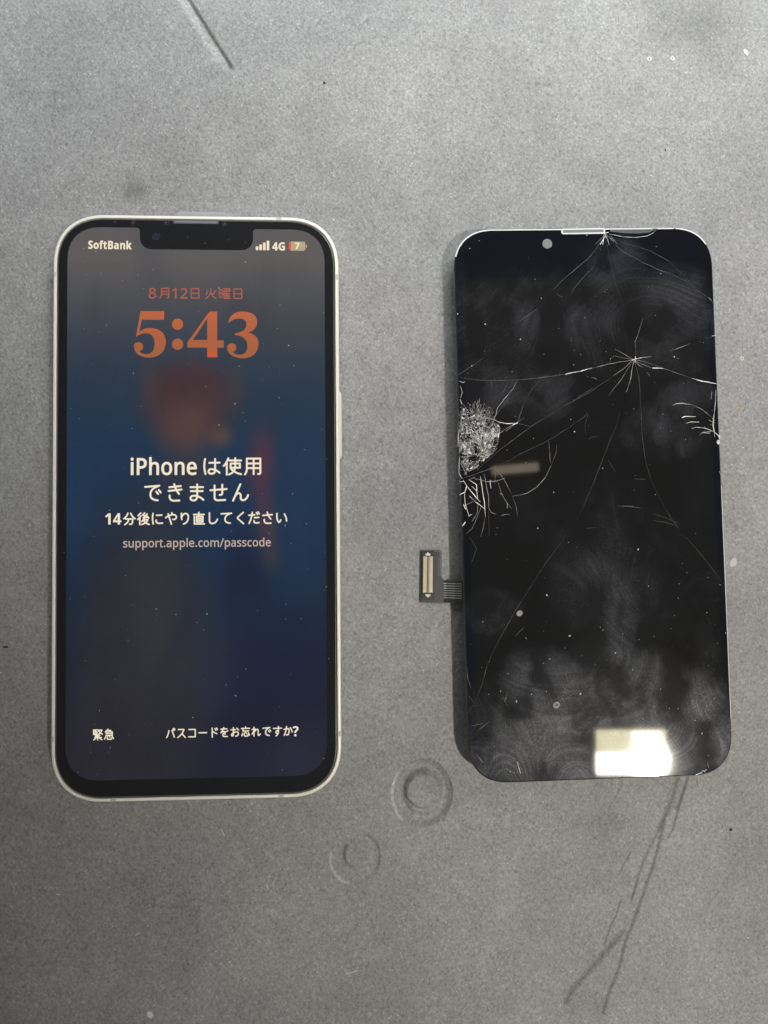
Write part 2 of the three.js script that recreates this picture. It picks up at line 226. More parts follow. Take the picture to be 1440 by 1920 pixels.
// ---------- the lit phone ----------
{
  const PW = 71.37, PH = 146.43, PE = 13.2;
  const t = thing('smartphone', 'white-edged smartphone with its lock screen lit, lying left of the cracked black panel', 'smartphone', -47.2, 0, -1.536);
  t.rotation.y = 0.0076;
  const alu = std({ color: lin(0.95, 0.915, 0.82), metalness: 0.1, roughness: 0.38 });
  const black = phys({ color: lin(0.004, 0.0045, 0.006), roughness: 0.6, specularIntensity: 0.2, clearcoat: 1, clearcoatRoughness: 0.035 });
  const frame = mesh('frame', band(PW, PH, PE, [[2, 0.02], [0.9, 0.02], [0.4, 0.12], [0.12, 0.4], [0, 0.8], [0, 6.75], [0.06, 7.08], [0.2, 7.3], [0.42, 7.4], [0.78, 7.4], [0.88, 7.36], [0.92, 7.25], [0.92, 6.3]]), alu, t);
  mesh('back_glass', [sheet(outline(PW, PH, PE, 2), 0.03, null, true), band(PW, PH, PE, [[2, 0.03], [2, 0.4]])], std({ color: lin(0.75, 0.74, 0.7), roughness: 0.3 }), t);
  mesh('seal', band(PW, PH, PE, [[0.84, 6.9], [1.2, 6.9]]), std({ color: lin(0.02, 0.019, 0.016), roughness: 0.8 }), t);
  const rim = mesh('glass_rim', band(PW, PH, PE, [[1.06, 6.5], [1.06, 7.2], [1.1, 7.32], [1.2, 7.41], [1.36, 7.45]]), phys({ color: lin(0.16, 0.155, 0.14), roughness: 0.22, metalness: 0.2 }), t);
  const glass = mesh('front_glass', sheet(outline(PW, PH, PE, 1.36), 7.45), black, t);
  // display with its notch
  const N = [], o = outline(DW, DH, 8.6, 0).map(([x, z]) => [x, z - 1.05]);
  const topZ = DZ, nb = -64.45, L = -14.25, R = 14.05;
  for (let i = 0; i < o.length; i++) {
    N.push(o[i]);
    if (i === 3 * (CORNER + 1) - 1) {                                   // along the top edge from left to right
      const arc = (cx, cz, r, a0, a1) => { for (let k = 0; k <= 8; k++) { const a = lerp(a0, a1, k / 8); N.push([cx + r * Math.cos(a), cz + r * Math.sin(a)]); } };
      arc(L - 0.8, topZ + 0.8, 0.8, -Math.PI / 2, 0); arc(L + 2.9, nb - 2.9, 2.9, Math.PI, Math.PI / 2); arc(R - 2.9, nb - 2.9, 2.9, Math.PI / 2, 0); arc(R + 0.8, topZ + 0.8, 0.8, Math.PI, 1.5 * Math.PI);
    }
  }
  const face = tex(lockScreen(), true);
  mesh('display', sheet(N, 7.475, [DX, DZ, DW, DH]), phys({ color: lin(0.003, 0.003, 0.004), roughness: 0.6, specularIntensity: 0.2, clearcoat: 1, clearcoatRoughness: 0.035, emissive: 0xffffff, emissiveMap: face, emissiveIntensity: 0.92 }), t);
  // earpiece slot, lens and sensor windows in the top border
  const slot = (W, H, y0, y1) => band(W, H, H / 2, [[0, y0], [0.02, y1], [0.12, y1]]);
  const ear = mesh('earpiece', [sheet(outline(11.2, 0.78, 0.39), 7.47), slot(11.6, 1.1, 7.44, 7.49)].map((g) => g.translate(-0.3, 0, -71.62)), std({ color: lin(0.11, 0.115, 0.125), roughness: 0.5, metalness: 0.3 }), t);
  mesh('mesh_strip', sheet(outline(10.4, 0.34, 0.17), 7.492).translate(-0.3, 0, -71.55), std({ color: lin(0.2, 0.21, 0.23), roughness: 0.5 }), t);
  const lensM = phys({ color: lin(0.012, 0.016, 0.045), roughness: 0.2, clearcoat: 1 });
  const lens = mesh('front_camera', [disc(0.95, 0.02, -10.2, 7.46, -67.7), new THREE.TorusGeometry(0.95, 0.05, 6, 28).rotateX(Math.PI / 2).translate(-10.2, 7.46, -67.7)], std({ color: lin(0.008, 0.009, 0.014), roughness: 0.3 }), t);
  mesh('pupil', [disc(0.42, 0.02, -10.2, 7.475, -67.7)], std({ color: lin(0.02, 0.03, 0.09), roughness: 0.15 }), lens);
  const grey = std({ color: lin(0.03, 0.033, 0.04), roughness: 0.5 });
  for (const [x, z, r] of [[-7.7, -71.3, 0.62], [6.9, -71.2, 0.58], [-15.9, -71.2, 0.5], [-20.5, -71.3, 0.3]]) mesh('sensor_window', [new THREE.TorusGeometry(r, 0.07, 6, 24).rotateX(Math.PI / 2).translate(x, 7.455, z), disc(r * 0.5, 0.015, x, 7.455, z)], grey, t);
  // side button
  const bt = new THREE.CapsuleGeometry(1.45, 14.8, 6, 14).rotateX(Math.PI / 2).scale(0.62, 1, 1).translate(35.4, 4.9, -20.2);
  mesh('side_button', bt, alu, t);
  // antenna bands across the frame
  const plastic = std({ color: lin(0.55, 0.55, 0.44), roughness: 0.6 });
  for (const [x, z, w, d] of [[35.33, -57.9, 0.75, 1.3], [-35.33, 57.6, 0.75, 1.3], [35.33, 57.6, 0.75, 1.3], [-35.33, -57.9, 0.75, 1.3], [20.6, -72.85, 1.3, 0.75], [-20.6, 72.85, 1.3, 0.75], [20.6, 72.85, 1.3, 0.75]]) {
    const out = x && Math.abs(x) > 30 ? [Math.sign(x) * 0.36, 0] : [0, Math.sign(z) * 0.37];
    mesh('antenna_band', [box(w * (w < 1 ? 0.75 : 1), 0.03, d * (d < 1 ? 0.75 : 1), x - out[0] * 0.3, 7.4, z - out[1] * 0.3), w < 1 ? box(0.03, 6, d, Math.sign(x) * 35.69, 3.8, z) : box(w, 6, 0.03, x, 3.8, Math.sign(z) * 73.22)], plastic, t);
  }
  // dust on the glass
  const dust = [];
  for (const [x, z] of polys('d:-563,-1289 -502,-1274 -549,-1157 -478,-1158 -478,-1169 -219,-1187 -370,-1129 -294,-1157 -320,-1181 242,-1228 -316,-660 -47,-707 43,-594 107,-400 229,-462 189,-500 409,-538 -7,-365 -279,-494 -581,-432 402,-891 329,-814 485,-701 458,-804 416,-1011 -214,-655 211,-697 361,-695 536,-275 649,-227 -229,-247 -433,26 -289,-10 322,-53 476,-52 438,107 545,99 356,146 467,198 638,242 440,502 439,577 48,546 32,625 -202,519 -340,670 -92,792 142,899 189,953 240,821 406,1012 -21,1057 -477,1014 -503,1081 -425,1198 -579,1312 588,1143 420,1324 625,1273 -430,1219 -105,546 516,575 -653,234 -518,1217 242,-1329 268,-933 108,-1095 -449,-902 -561,-882 240,-419 189,-508 -630,-406 652,777 643,417')[0][1]) { const r = 0.08 + 0.12 * rnd() ** 2; dust.push(new THREE.SphereGeometry(r, 6, 4).scale(1, 0.35, 0.7 + rnd()).rotateY(rnd() * 3).translate(x, 7.49, z)); }
  for (let k = 0; k < 60; k++) { const r = 0.04 + 0.05 * rnd(); dust.push(new THREE.SphereGeometry(r, 5, 3).scale(1, 0.3, 1 + rnd()).rotateY(rnd() * 3).translate(-33 + 66 * rnd(), 7.48, -71 + 142 * rnd())); }
  tag(mesh('dust', dust, std({ color: lin(0.34, 0.34, 0.33), roughness: 0.9 }), t), null, null, null, 'stuff');
  // clear pull tab of a film, sticking out above the phone
  const tab = mesh('film_tab', new THREE.ExtrudeGeometry(new THREE.Shape(outline(13.4, 8.4, 1.3).map(([x, z]) => new THREE.Vector2(x, -z))), { depth: 0.06, bevelEnabled: false }).rotateX(-Math.PI / 2).translate(0.1, 0.2, -72.9), phys({ color: lin(0.9, 0.9, 0.92), roughness: 0.3, transmission: 0.86, thickness: 0 }), t);
}

// ---------- the broken screen assembly ----------
{
  const W = 68.17, H = 142.16, E = 10.6;
  const t = thing('screen_panel', 'black screen panel with shattered glass, taken off a phone, right of the lit phone', 'screen panel', 53.423, 6.8, -2.842);
  t.rotation.set(-0.007457, 0.025247, 0.012212, 'YXZ'); t.updateMatrix();
  const e = t.matrix.elements, floorY = (x, z, y = 0.06) => (y - 6.8 - e[1] * x - e[9] * z) / e[5];
  // smears, fingerprints, scratches and some painted lamp haze on the glass
  const TW = 1024, TH = 2048, tone = new Float32Array(TW * TH), px = TW / W, pz = TH / H;
  const C = document.createElement('canvas'); C.width = 512; C.height = 1024; const c = C.getContext('2d'), K = 512 / W;
  c.fillStyle = '#000'; c.fillRect(0, 0, 512, 1024);
  const blot = (x, z, rx, rz, v, hard = 0.1) => { c.save(); c.translate((x + W / 2) * K, ((z + H / 2) / H) * 1024); c.scale(rx * K, rz * K); const g = c.createRadialGradient(0, 0, hard, 0, 0, 1); g.addColorStop(0, `rgba(255,255,255,${v})`); g.addColorStop(0.6, `rgba(255,255,255,${v * 0.55})`); g.addColorStop(1, 'rgba(255,255,255,0)'); c.fillStyle = g; c.fillRect(-1, -1, 2, 2); c.restore(); };
  const amount = [0.34, 0.42, 0.36, 0.4, 0.36, 0.62, 0.62, 0.34, 0.36, 0.75, 0.42, 0.5, 0.22, 0.3, 0.2];
  polys('s:-220,-971,336,182 482,-932,210,210 141,-1247,140,112 -428,-557,280,126 374,-342,154,112 18,987,364,196 536,1194,140,210 -336,895,126,126 -545,550,126,84 -589,1294,98,70 -359,1163,168,140 -131,1306,336,112 -14,333,168,336 522,-525,126,70 200,558,224,168')[0][1].forEach(([x, z, rx, rz], i) => blot(x, z, rx * 1.5, rz * 1.5, amount[i], 0.25));
  for (let k = 0; k < 70; k++) blot((rnd() - 0.5) * W, (rnd() - 0.5) * H, 3 + 9 * rnd(), 3 + 12 * rnd(), 0.02 + 0.05 * rnd());
  { const g = c.createLinearGradient(0, 820, 0, 1024); g.addColorStop(0, 'rgba(255,255,255,0)'); g.addColorStop(1, 'rgba(255,255,255,0.3)'); c.fillStyle = g; c.fillRect(0, 820, 512, 204); }  // smears thicken towards the near end, with the lamp's haze painted in
  c.globalCompositeOperation = 'multiply'; for (let k = 0; k < 26; k++) { const x = rnd() * 512, y = 60 + rnd() * 900; c.save(); c.translate(x, y); c.rotate(rnd() * 6); c.scale(30 + 50 * rnd(), 12 + 22 * rnd()); const g = c.createRadialGradient(0, 0, 0.3, 0, 0, 1); g.addColorStop(0, 'rgba(0,0,0,0.5)'); g.addColorStop(1, 'rgba(0,0,0,0)'); c.fillStyle = g; c.fillRect(-1, -1, 2, 2); c.restore(); }
  c.globalCompositeOperation = 'source-over'; c.lineCap = 'round';
  for (let k = 0; k < 220; k++) { const x = rnd() * 512, y = (rnd() < 0.6 ? 0.55 + 0.45 * rnd() : rnd()) * 1024, a = rnd() * 6.3, l = 4 + 22 * rnd() ** 2; c.strokeStyle = `rgba(255,255,255,${0.05 + 0.22 * rnd() ** 2})`; c.lineWidth = 0.6 + 0.6 * rnd(); c.beginPath(); c.moveTo(x, y); c.lineTo(x + l * Math.cos(a), y + l * Math.sin(a)); c.stroke(); }
  const blotData = c.getImageData(0, 0, 512, 1024).data;
  const prints = []; for (const [x, z, r] of [[-16, -44, 9], [-24, -42, 8], [-6, -40, 8], [2, -38, 7], [-28, 24, 9], [-16, 44, 10], [-4, 49, 11], [6, 52, 10], [24, 58, 9], [28, 52, 8], [-24, 61, 10], [-30, 50, 9], [20, -44, 10], [10, 28, 9], [-2, 30, 9]]) prints.push([x, z, r, rnd() * 3.1, 1.5 + rnd(), rnd() * 9]);
  const dispX = 32.05, dispT = -64, dispB = 68.9, col = new Uint8Array(TW * TH * 4), haze = new Uint8Array(TW * TH * 4);
  for (let j = 0; j < TH; j++) for (let i = 0; i < TW; i++) {
    const x = i / px - W / 2, z = j / pz - H / 2, n = ((TH - 1 - j) * TW + i) * 4;
    const bi = Math.min(510, i / 2) | 0, bj = Math.min(1022, j / 2) | 0, fi = i / 2 - bi, fj = j / 2 - bj, at = (q, r) => blotData[(r * 512 + q) * 4] / 255;
    let s = lerp(lerp(at(bi, bj), at(bi + 1, bj), fi), lerp(at(bi, bj + 1), at(bi + 1, bj + 1), fi), fj);
    let ridge = 0.55;
    for (const [qx, qz, r, a, f, ph] of prints) {
      const dx = x - qx, dz = z - qz, d = Math.hypot(dx, dz * 0.8); if (d > r) continue;
      const u = dx * Math.cos(a) + dz * Math.sin(a), v = -dx * Math.sin(a) + dz * Math.cos(a), q = Math.hypot(u * 0.55, v + 7) * 2 * Math.PI * 1.5 + 5 * fbm(x / 3.5 + ph, z / 3.5, 3);
      ridge += (1 - smooth(0.55, 1, d / r)) * 0.22 * Math.sin(q) * smooth(0.3, 0.6, noise(x / 2.2 + ph, z / 2.2));
    }
    const wx = x + 2.5 * fbm(x / 6, z / 6, 3), wz = z + 2.5 * fbm(x / 6 + 40, z / 6, 3);
    const cloud = smooth(0.3, 0.75, fbm(wx / 7 + 2, wz / 9 + 1, 5)), wa = 0.35 + 2.6 * (fbm(x / 40 + 5, z / 34, 2) - 0.5), wipe = smooth(0.42, 0.85, fbm((x * Math.cos(wa) + z * Math.sin(wa)) / 0.9, (z * Math.cos(wa) - x * Math.sin(wa)) / 8, 4)), grit = smooth(0.45, 0.8, fbm(x * 3.1 + 9, z * 3.1, 3));
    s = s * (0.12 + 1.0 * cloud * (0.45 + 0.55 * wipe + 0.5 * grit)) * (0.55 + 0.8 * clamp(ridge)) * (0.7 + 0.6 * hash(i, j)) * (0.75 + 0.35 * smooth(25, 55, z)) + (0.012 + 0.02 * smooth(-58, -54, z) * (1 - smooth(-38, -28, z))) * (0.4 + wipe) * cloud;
    s = clamp(s);
    const inside = Math.abs(x) < dispX && z < dispB ? smooth(-59, -57, z) : 0, base = [lerp(0.0022, 0.0058, inside), lerp(0.003, 0.0054, inside), lerp(0.0068, 0.0056, inside)];
    const enc = (v) => Math.round(255 * (v <= 0.0031308 ? 12.92 * v : 1.055 * v ** (1 / 2.4) - 0.055));
    col[n] = enc(base[0] + 0.085 * s); col[n + 1] = enc(base[1] + 0.089 * s); col[n + 2] = enc(base[2] + 0.106 * s); col[n + 3] = 255;
    haze[n] = haze[n + 1] = haze[n + 2] = 255; haze[n + 3] = Math.round(255 * clamp(0.02 + 0.9 * s));
  }
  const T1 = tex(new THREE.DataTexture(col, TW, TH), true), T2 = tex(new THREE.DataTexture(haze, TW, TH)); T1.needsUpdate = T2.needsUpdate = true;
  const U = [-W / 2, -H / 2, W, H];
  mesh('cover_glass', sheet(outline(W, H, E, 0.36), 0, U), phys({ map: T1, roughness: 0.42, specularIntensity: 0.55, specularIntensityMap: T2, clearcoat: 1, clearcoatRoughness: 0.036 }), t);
  mesh('glass_edge', band(W, H, E, [[1.4, -0.95], [0.2, -0.95], [0.04, -0.85], [0, -0.7], [0, -0.42], [0.05, -0.24], [0.13, -0.11], [0.24, -0.03], [0.36, 0]]), phys({ color: lin(0.012, 0.013, 0.016), roughness: 0.16, specularIntensity: 1, clearcoat: 1, clearcoatRoughness: 0.08 }), t);
  mesh('bezel_frame', band(W, H, E, [[1.3, -0.9], [0.55, -0.97], [0.5, -1.1], [0.5, -2.2], [0.7, -2.4], [2.5, -2.4]]).scale(1, 1, 1), std({ color: lin(0.012, 0.012, 0.013), roughness: 0.5 }), t);
  { // metal back plate, reaching down to the mat
    const a = outline(W, H, E, 2.4), n = a.length, pos = [], b = outline(W, H, E, 3.4).map(([x, z]) => [x, floorY(x, z), z]);
    for (let i = 0; i < n; i++) { const j = (i + 1) % n, p = [a[i][0], -2.35, a[i][1]], q = [a[j][0], -2.35, a[j][1]]; pos.push(...b[i], ...p, ...b[j], ...b[j], ...p, ...q); }
    const g = new THREE.BufferGeometry().setAttribute('position', new THREE.Float32BufferAttribute(pos, 3)); g.computeVertexNormals();
    mesh('back_plate', g, std({ color: lin(0.02, 0.02, 0.021), roughness: 0.6, metalness: 0.3 }), t);
  }
  // pale strips set along the far edge and the lower right side
  const lip = std({ color: lin(0.85, 0.85, 0.84), roughness: 0.35 });
  const lipBand = (f, g, o0 = -0.02) => band(W, H, E, [[o0 + 0.02, -0.5], [o0 - 0.02, -0.3], [o0 + 0.08, -0.02], [o0 + 0.3, 0.03], [o0 + 0.4, -0.02]], f, g);
  const M4 = 4 * (CORNER + 1), f = (k) => (k + 0.01) / M4;
  mesh('edge_lip', lipBand(f(2 * CORNER + 2 + 3), f(3 * (CORNER + 1) - 1)), lip, t);                       // far left corner
  { const seg = (x0, x1, z) => new THREE.CapsuleGeometry(0.19, x1 - x0, 4, 8).rotateZ(Math.PI / 2).translate((x0 + x1) / 2, -0.1, z);
    mesh('edge_lip', seg(-24, -5.9, -H / 2 + 0.22), lip, t); mesh('edge_lip', seg(7.2, 18.4, -H / 2 + 0.22), lip, t); mesh('edge_lip', seg(20.6, 24, -H / 2 + 0.22), lip, t);
    mesh('edge_lip', lipBand(f(3 * (CORNER + 1)), f(3 * (CORNER + 1) + 13)), lip, t);
    mesh('edge_lip', new THREE.CapsuleGeometry(0.11, 60, 4, 8).rotateX(Math.PI / 2).translate(W / 2 - 0.08, -0.2, 27), lip, t);
  }
  // earpiece bracket on the far edge
  const white = std({ color: lin(0.82, 0.82, 0.8), roughness: 0.4 });
  mesh('earpiece_bracket', band(11.6, 1.5, 0.75, [[0, -0.5], [0, 0.06], [0.06, 0.12], [0.3, 0.12], [0.36, 0.06], [0.36, -0.2]]).rotateY(0.006).translate(0.05, 0, -70.35), white, t);
  mesh('earpiece_slot', sheet(outline(11.1, 0.9, 0.44), 0.03).rotateY(0.006).translate(0.05, 0, -70.35), std({ color: lin(0.2, 0.2, 0.2), roughness: 0.7 }), t);
  mesh('camera_window', [disc(1.27, 0.03, -9.5, 0.01, -67.15, 32)], std({ color: lin(0.23, 0.23, 0.225), roughness: 0.85 }), t);
  for (const [x, z, r, k] of [[-19.86, 28.39, 0.85, 1], [-11.1, 51.93, 0.95, 0]]) {                          // dried drops
    const d = mesh('dried_drop', [new THREE.SphereGeometry(r, 18, 8).scale(1, 0.1, 0.85).rotateY(0.6).translate(x, 0.01, z)], std({ color: lin(0.32, 0.32, 0.31), roughness: 0.8 }), t);
    if (!k) mesh('spot', [new THREE.SphereGeometry(r * 0.42, 10, 6).scale(1, 0.12, 0.7).translate(x + 0.1, 0.09, z)], std({ color: lin(0.07, 0.07, 0.07), roughness: 0.8 }), d);
  }
  // cracks: thin raised ribbons, brighter where the break opens
  const bright = [0, 0.02, 0.03, 0.05, 0.085, 0.14, 0.24, 0.42, 0.7, 0.95];
  function ribbon(P, w, v, pos, colr, taper = 1) {
    for (let i = 0; i + 1 < P.length; i++) {
      const [ax, az] = P[i], [bx, bz] = P[i + 1], L = Math.hypot(bx - ax, bz - az) || 1, nx = -(bz - az) / L, nz = (bx - ax) / L, n = P.length - 1;
      const wa = w * (taper ? 0.35 + 0.65 * Math.sin((Math.PI * (i + 0.35)) / (n + 0.7)) : 1) * 0.5, wb = w * (taper ? 0.35 + 0.65 * Math.sin((Math.PI * (i + 1.35)) / (n + 0.7)) : 1) * 0.5, y = 0.012, h = 0.03;
      const a0 = [ax + nx * wa, y, az + nz * wa], a1 = [ax - nx * wa, y, az - nz * wa], am = [ax, y + h, az], b0 = [bx + nx * wb, y, bz + nz * wb], b1 = [bx - nx * wb, y, bz - nz * wb], bm = [bx, y + h, bz];
      pos.push(...a0, ...b0, ...am, ...b0, ...bm, ...am, ...am, ...bm, ...a1, ...bm, ...b1, ...a1);
      const q = v * (0.75 + 0.5 * rnd()) * (0.35 + 1.15 * noise(ax * 0.8 + 50, az * 0.8 + 50)); for (let k = 0; k < 12; k++) colr.push(q, q * 0.985, q * 0.95);
    }
  }
  function wiggle(P, amp) {                                              // a real crack is not a ruled line
    const R = [];
    for (let i = 0; i + 1 < P.length; i++) { const [a, b] = P[i], [p, q] = P[i + 1], n = Math.max(1, Math.round(Math.hypot(p - a, q - b) / 1.4)); for (let k = 0; k < n; k++) { const s = k / n, j = i || k ? amp : 0; R.push([lerp(a, p, s) + (rnd() - 0.5) * j, lerp(b, q, s) + (rnd() - 0.5) * j]); } }
    R.push(P[P.length - 1]); return R;
  }
  const crackMat = std({ vertexColors: true, roughness: 0.55 });
  const build = (name, pos, colr) => { const g = new THREE.BufferGeometry().setAttribute('position', new THREE.Float32BufferAttribute(pos, 3)).setAttribute('color', new THREE.Float32BufferAttribute(colr, 3)); g.computeVertexNormals(); return mesh(name, g, crackMat, t); };
  const CR = {
  top: '42:118,-1385 66,-1315 26,-1266 -47,-1206 -114,-1153 -187,-1083;32:58,-1227 18,-1189 -61,-1103 -79,-1065;22:118,-1369 140,-1237 159,-1138 183,-1062 203,-1012;42:134,-1369 208,-1297 305,-1241 413,-1190 457,-1179 565,-1117;32:145,-1369 243,-1335 351,-1301 448,-1245 512,-1178 575,-1111;32:570,-1117 607,-1078 661,-1039 676,-1011;93:654,-1047 667,-1033;93:118,-1385 89,-1336;82:111,-1391 102,-1334;82:122,-1391 136,-1334;72:124,-1385 162,-1351;94:100,-1393 135,-1400;94:113,-1402 121,-1369;62:135,-1391 182,-1335;52:108,-1380 62,-1337;82:140,-1391 200,-1377 277,-1371 338,-1378 372,-1394 389,-1410;83:272,-1371 310,-1375',
  star: '72:242,-728 110,-707 22,-687;93:22,-687 -65,-667 -120,-657;52:-120,-657 -240,-642 -348,-635;32:-348,-635 -435,-630 -564,-633 -676,-652;62:242,-728 285,-720 339,-702;93:339,-682 399,-679;62:247,-721 285,-703 341,-682;52:339,-702 399,-679 545,-625;93:545,-625 599,-610 676,-594;52:253,-744 253,-821 268,-851 299,-945;82:242,-728 286,-736 336,-743;62:242,-728 194,-756 146,-784;52:242,-728 188,-738 142,-751;32:142,-751 124,-736 116,-712;62:242,-728 186,-680 130,-643;32:130,-643 18,-569 -70,-522 -115,-496;52:18,-569 -4,-556;52:240,-725 173,-626 104,-541;72:242,-723 222,-625 207,-582 197,-559;42:247,-721 266,-635 271,-494;62:244,-725 273,-695 290,-687;52:310,-659 324,-645;62:435,-769 496,-789 547,-810;95:233,-725 259,-733;94:253,-744 248,-710;32:-676,-663 -616,-699 -539,-752;42:-255,-1002 -283,-981 -349,-938;42:-151,-1077 -119,-1061;32:264,-643 271,-581 271,-445 273,-321 287,-186 314,-87 360,13;32:360,13 407,100 454,168;32:160,-447 132,-367 98,-300 58,-203 10,-93 -49,28 -89,106;42:-61,-538 -17,-559 28,-586;62:17,-638 36,-636 48,-627;52:310,-661 324,-640;32:89,-208 106,-177 127,-143;43:127,32 185,34 253,45;23:308,73 382,99 455,132;23:313,110 387,124 448,147;32:222,-107 284,-104;32:-41,144 18,139;32:-71,-408 -33,-429 -8,-450;32:-23,-469 -8,-444 -26,-389 -25,-340;32:-9,-318 13,-328 44,-332',
  right: '82:439,-486 461,-493 493,-495 536,-488;62:536,-488 592,-461 625,-435 649,-413;93:483,-419 505,-426 559,-424;82:507,-390 532,-397 576,-395;82:534,-361 556,-368 600,-364 631,-354 653,-342;93:653,-342 671,-326 682,-306;82:573,-325 590,-341 637,-344;73:588,-339 630,-336;64:649,-553 644,-512;73:672,-562 666,-500 657,-438;84:657,-438 649,-376 653,-345 655,-314;82:627,-404 658,-389;72:631,-382 658,-376;72:646,-413 659,-400;83:661,-845 683,-849;72:671,-137 679,-118',
  left: '32:-685,-661 -643,-685 -598,-713;32:-669,-654 -606,-638 -511,-632 -352,-632 -241,-640;72:-372,-627 -392,-589 -422,-555 -458,-514 -478,-488 -492,-439 -499,-426;93:-499,-429 -474,-416 -436,-406 -385,-408;82:-581,-431 -536,-436 -492,-429;42:-385,-408 -347,-399 -303,-389;62:-385,-408 -411,-387 -437,-368;52:-344,-502 -369,-427 -385,-406;32:-241,-640 -290,-587 -317,-550 -344,-502;94:-403,-398 -375,-410;42:-608,-160 -530,-225 -478,-268 -400,-323 -310,-388 -173,-467;32:-173,-467 -69,-526 -10,-557;52:-672,-130 -608,-148 -557,-166 -493,-186;32:-493,-186 -416,-219 -371,-247 -249,-301 -178,-338 -80,-399 -14,-449;42:-176,-293 -181,-249 -208,-186;72:-208,-186 -242,-124 -288,-75 -333,-47 -378,-36 -413,-32;62:-500,-183 -457,-123 -434,-78 -416,-37;52:-416,-37 -399,17 -391,74;72:-596,-126 -546,-109 -496,-111 -451,-126;72:-558,-150 -547,-93 -539,-36 -538,26 -526,49 -501,59;93:-577,-138 -567,-62 -559,1 -557,70;62:-500,-186 -500,-142 -504,-98;62:-489,-111 -469,-41 -442,4 -421,32;83:-479,-48 -463,-41;82:-527,-118 -524,-74;62:-476,66 -454,60 -432,60;82:-442,4 -443,30;93:-666,-121 -648,-89 -661,-58 -687,-46;93:-648,-89 -624,-57 -599,-25 -581,-6;93:-634,-120 -597,-94 -596,-31;93:-623,-89 -598,-63 -594,-19;83:-637,-39 -606,-7 -588,6 -560,29;83:-661,-58 -660,5 -640,68;94:-668,4 -658,30;62:-596,-31 -625,-7 -663,11;72:-594,6 -598,50 -628,93;62:-575,13 -599,69 -629,131 -658,155;62:-558,70 -568,120 -583,169;32:-538,26 -541,83 -542,170;94:-676,114 -661,94;82:-640,62 -627,56;62:-641,-120 -609,-132 -596,-119;42:-643,174 -607,231 -634,299;83:-681,-241 -688,-159 -671,-127;73:-676,-209 -658,-171 -646,-146;73:-680,-382 -689,-291;83:-673,-632 -651,-622 -643,-628;72:-667,-607 -657,-575 -667,-543;83:-669,-537 -661,-512;62:-218,-313 -216,-275 -211,-199;62:-435,-644 -422,-648;52:-505,-629 -503,-597;42:-416,-628 -457,-546;84:-688,-112 -660,-114',
  low: '32:-141,169 -179,222 -262,326 -337,438;52:-330,425 -345,446;42:-337,438 -420,556 -503,694 -548,777;42:-548,777 -579,850 -602,923 -625,978;53:-674,830 -672,893 -656,939;42:-488,1011 -472,962;72:-489,1012 -478,990;42:-458,1103 -461,1145 -461,1197;82:-433,1317 -417,1376;42:-246,1152 -234,1216 -208,1272 -154,1358;63:-241,1320 -239,1348;62:-641,1271 -607,1314;42:-515,1317 -479,1402;52:-572,1113 -637,1156;52:-601,1119 -665,1131;43:-185,1021 -141,987 -90,982;52:-669,977 -647,1009;32:-685,1074 -625,992;62:-118,1367 -90,1392;32:-511,961 -484,1011 -472,1067;43:-380,642 -424,683;32:450,181 493,214 562,298 611,364 673,452;95:484,1416 517,1406;84:521,1394 535,1405;83:517,1401 543,1392;62:554,1385 548,1357',
  };
  for (const text of Object.values(CR)) for (const [h, P] of polys(text)) {
    const pos = [], colr = [];
    ribbon(wiggle(P, 0.12), 0.035 + 0.042 * +h[1], 1.25 * bright[+h[0]], pos, colr);
    build('crack', pos, colr);
  }
  { // the crushed patch at the left edge: splinters radiating from the blow
    const poly = polys('p:-667,-512 -629,-517 -572,-516 -490,-493 -524,-427 -461,-400 -470,-318 -491,-268 -556,-213 -608,-170 -658,-158 -681,-234 -681,-360')[0][1], cx = -29.6, cz = -12.4, pos = [], colr = [];
    const inside = (x, z) => { let r = false; for (let i = 0, j = poly.length - 1; i < poly.length; j = i++) { const [a, b] = poly[i], [p, q] = poly[j]; if (b > z !== q > z && x < ((p - a) * (z - b)) / (q - b) + a) r = !r; } return r; };
    // broken cells, drawn out away from the blow: triangles over scattered points in a squeezed polar space
    const pts = []; let guard = 0;
    while (pts.length < 430 && guard++ < 20000) { const x = -34.1 + 11.2 * rnd(), z = -26.5 + 19.5 * rnd(); if (inside(x, z) && rnd() < 1.1 - Math.hypot(x - cx, z - cz - 1) / 22) pts.push([x, z]); }
    const q = pts.map(([x, z]) => { const a = Math.atan2(z - cz, x - cx - 1.5), d = Math.hypot(x - cx - 1.5, z - cz); return [a * 5.5 + 0.05 * rnd(), d * 0.62]; });
    let tri = [[-1, -2, -3]]; const S3 = { '-1': [-200, -200], '-2': [200, -200], '-3': [0, 300] }, at = (n) => (n < 0 ? S3[n] : q[n]);
    const inCircle = (t, p) => { const [a, b, c] = t.map(at), d = 2 * (a[0] * (b[1] - c[1]) + b[0] * (c[1] - a[1]) + c[0] * (a[1] - b[1])), a2 = a[0] ** 2 + a[1] ** 2, b2 = b[0] ** 2 + b[1] ** 2, c2 = c[0] ** 2 + c[1] ** 2; const ux = (a2 * (b[1] - c[1]) + b2 * (c[1] - a[1]) + c2 * (a[1] - b[1])) / d, uy = (a2 * (c[0] - b[0]) + b2 * (a[0] - c[0]) + c2 * (b[0] - a[0])) / d; return Math.hypot(p[0] - ux, p[1] - uy) < Math.hypot(a[0] - ux, a[1] - uy); };
    for (let n = 0; n < q.length; n++) {
      const bad = tri.filter((t) => inCircle(t, q[n])), edges = new Map();
      for (const t of bad) for (let k = 0; k < 3; k++) { const u = t[k], v = t[(k + 1) % 3], key = Math.min(u, v) + '/' + Math.max(u, v); edges.set(key, edges.has(key) ? null : [u, v]); }
      tri = tri.filter((t) => !bad.includes(t)); for (const e2 of edges.values()) if (e2) tri.push([...e2, n]);
    }
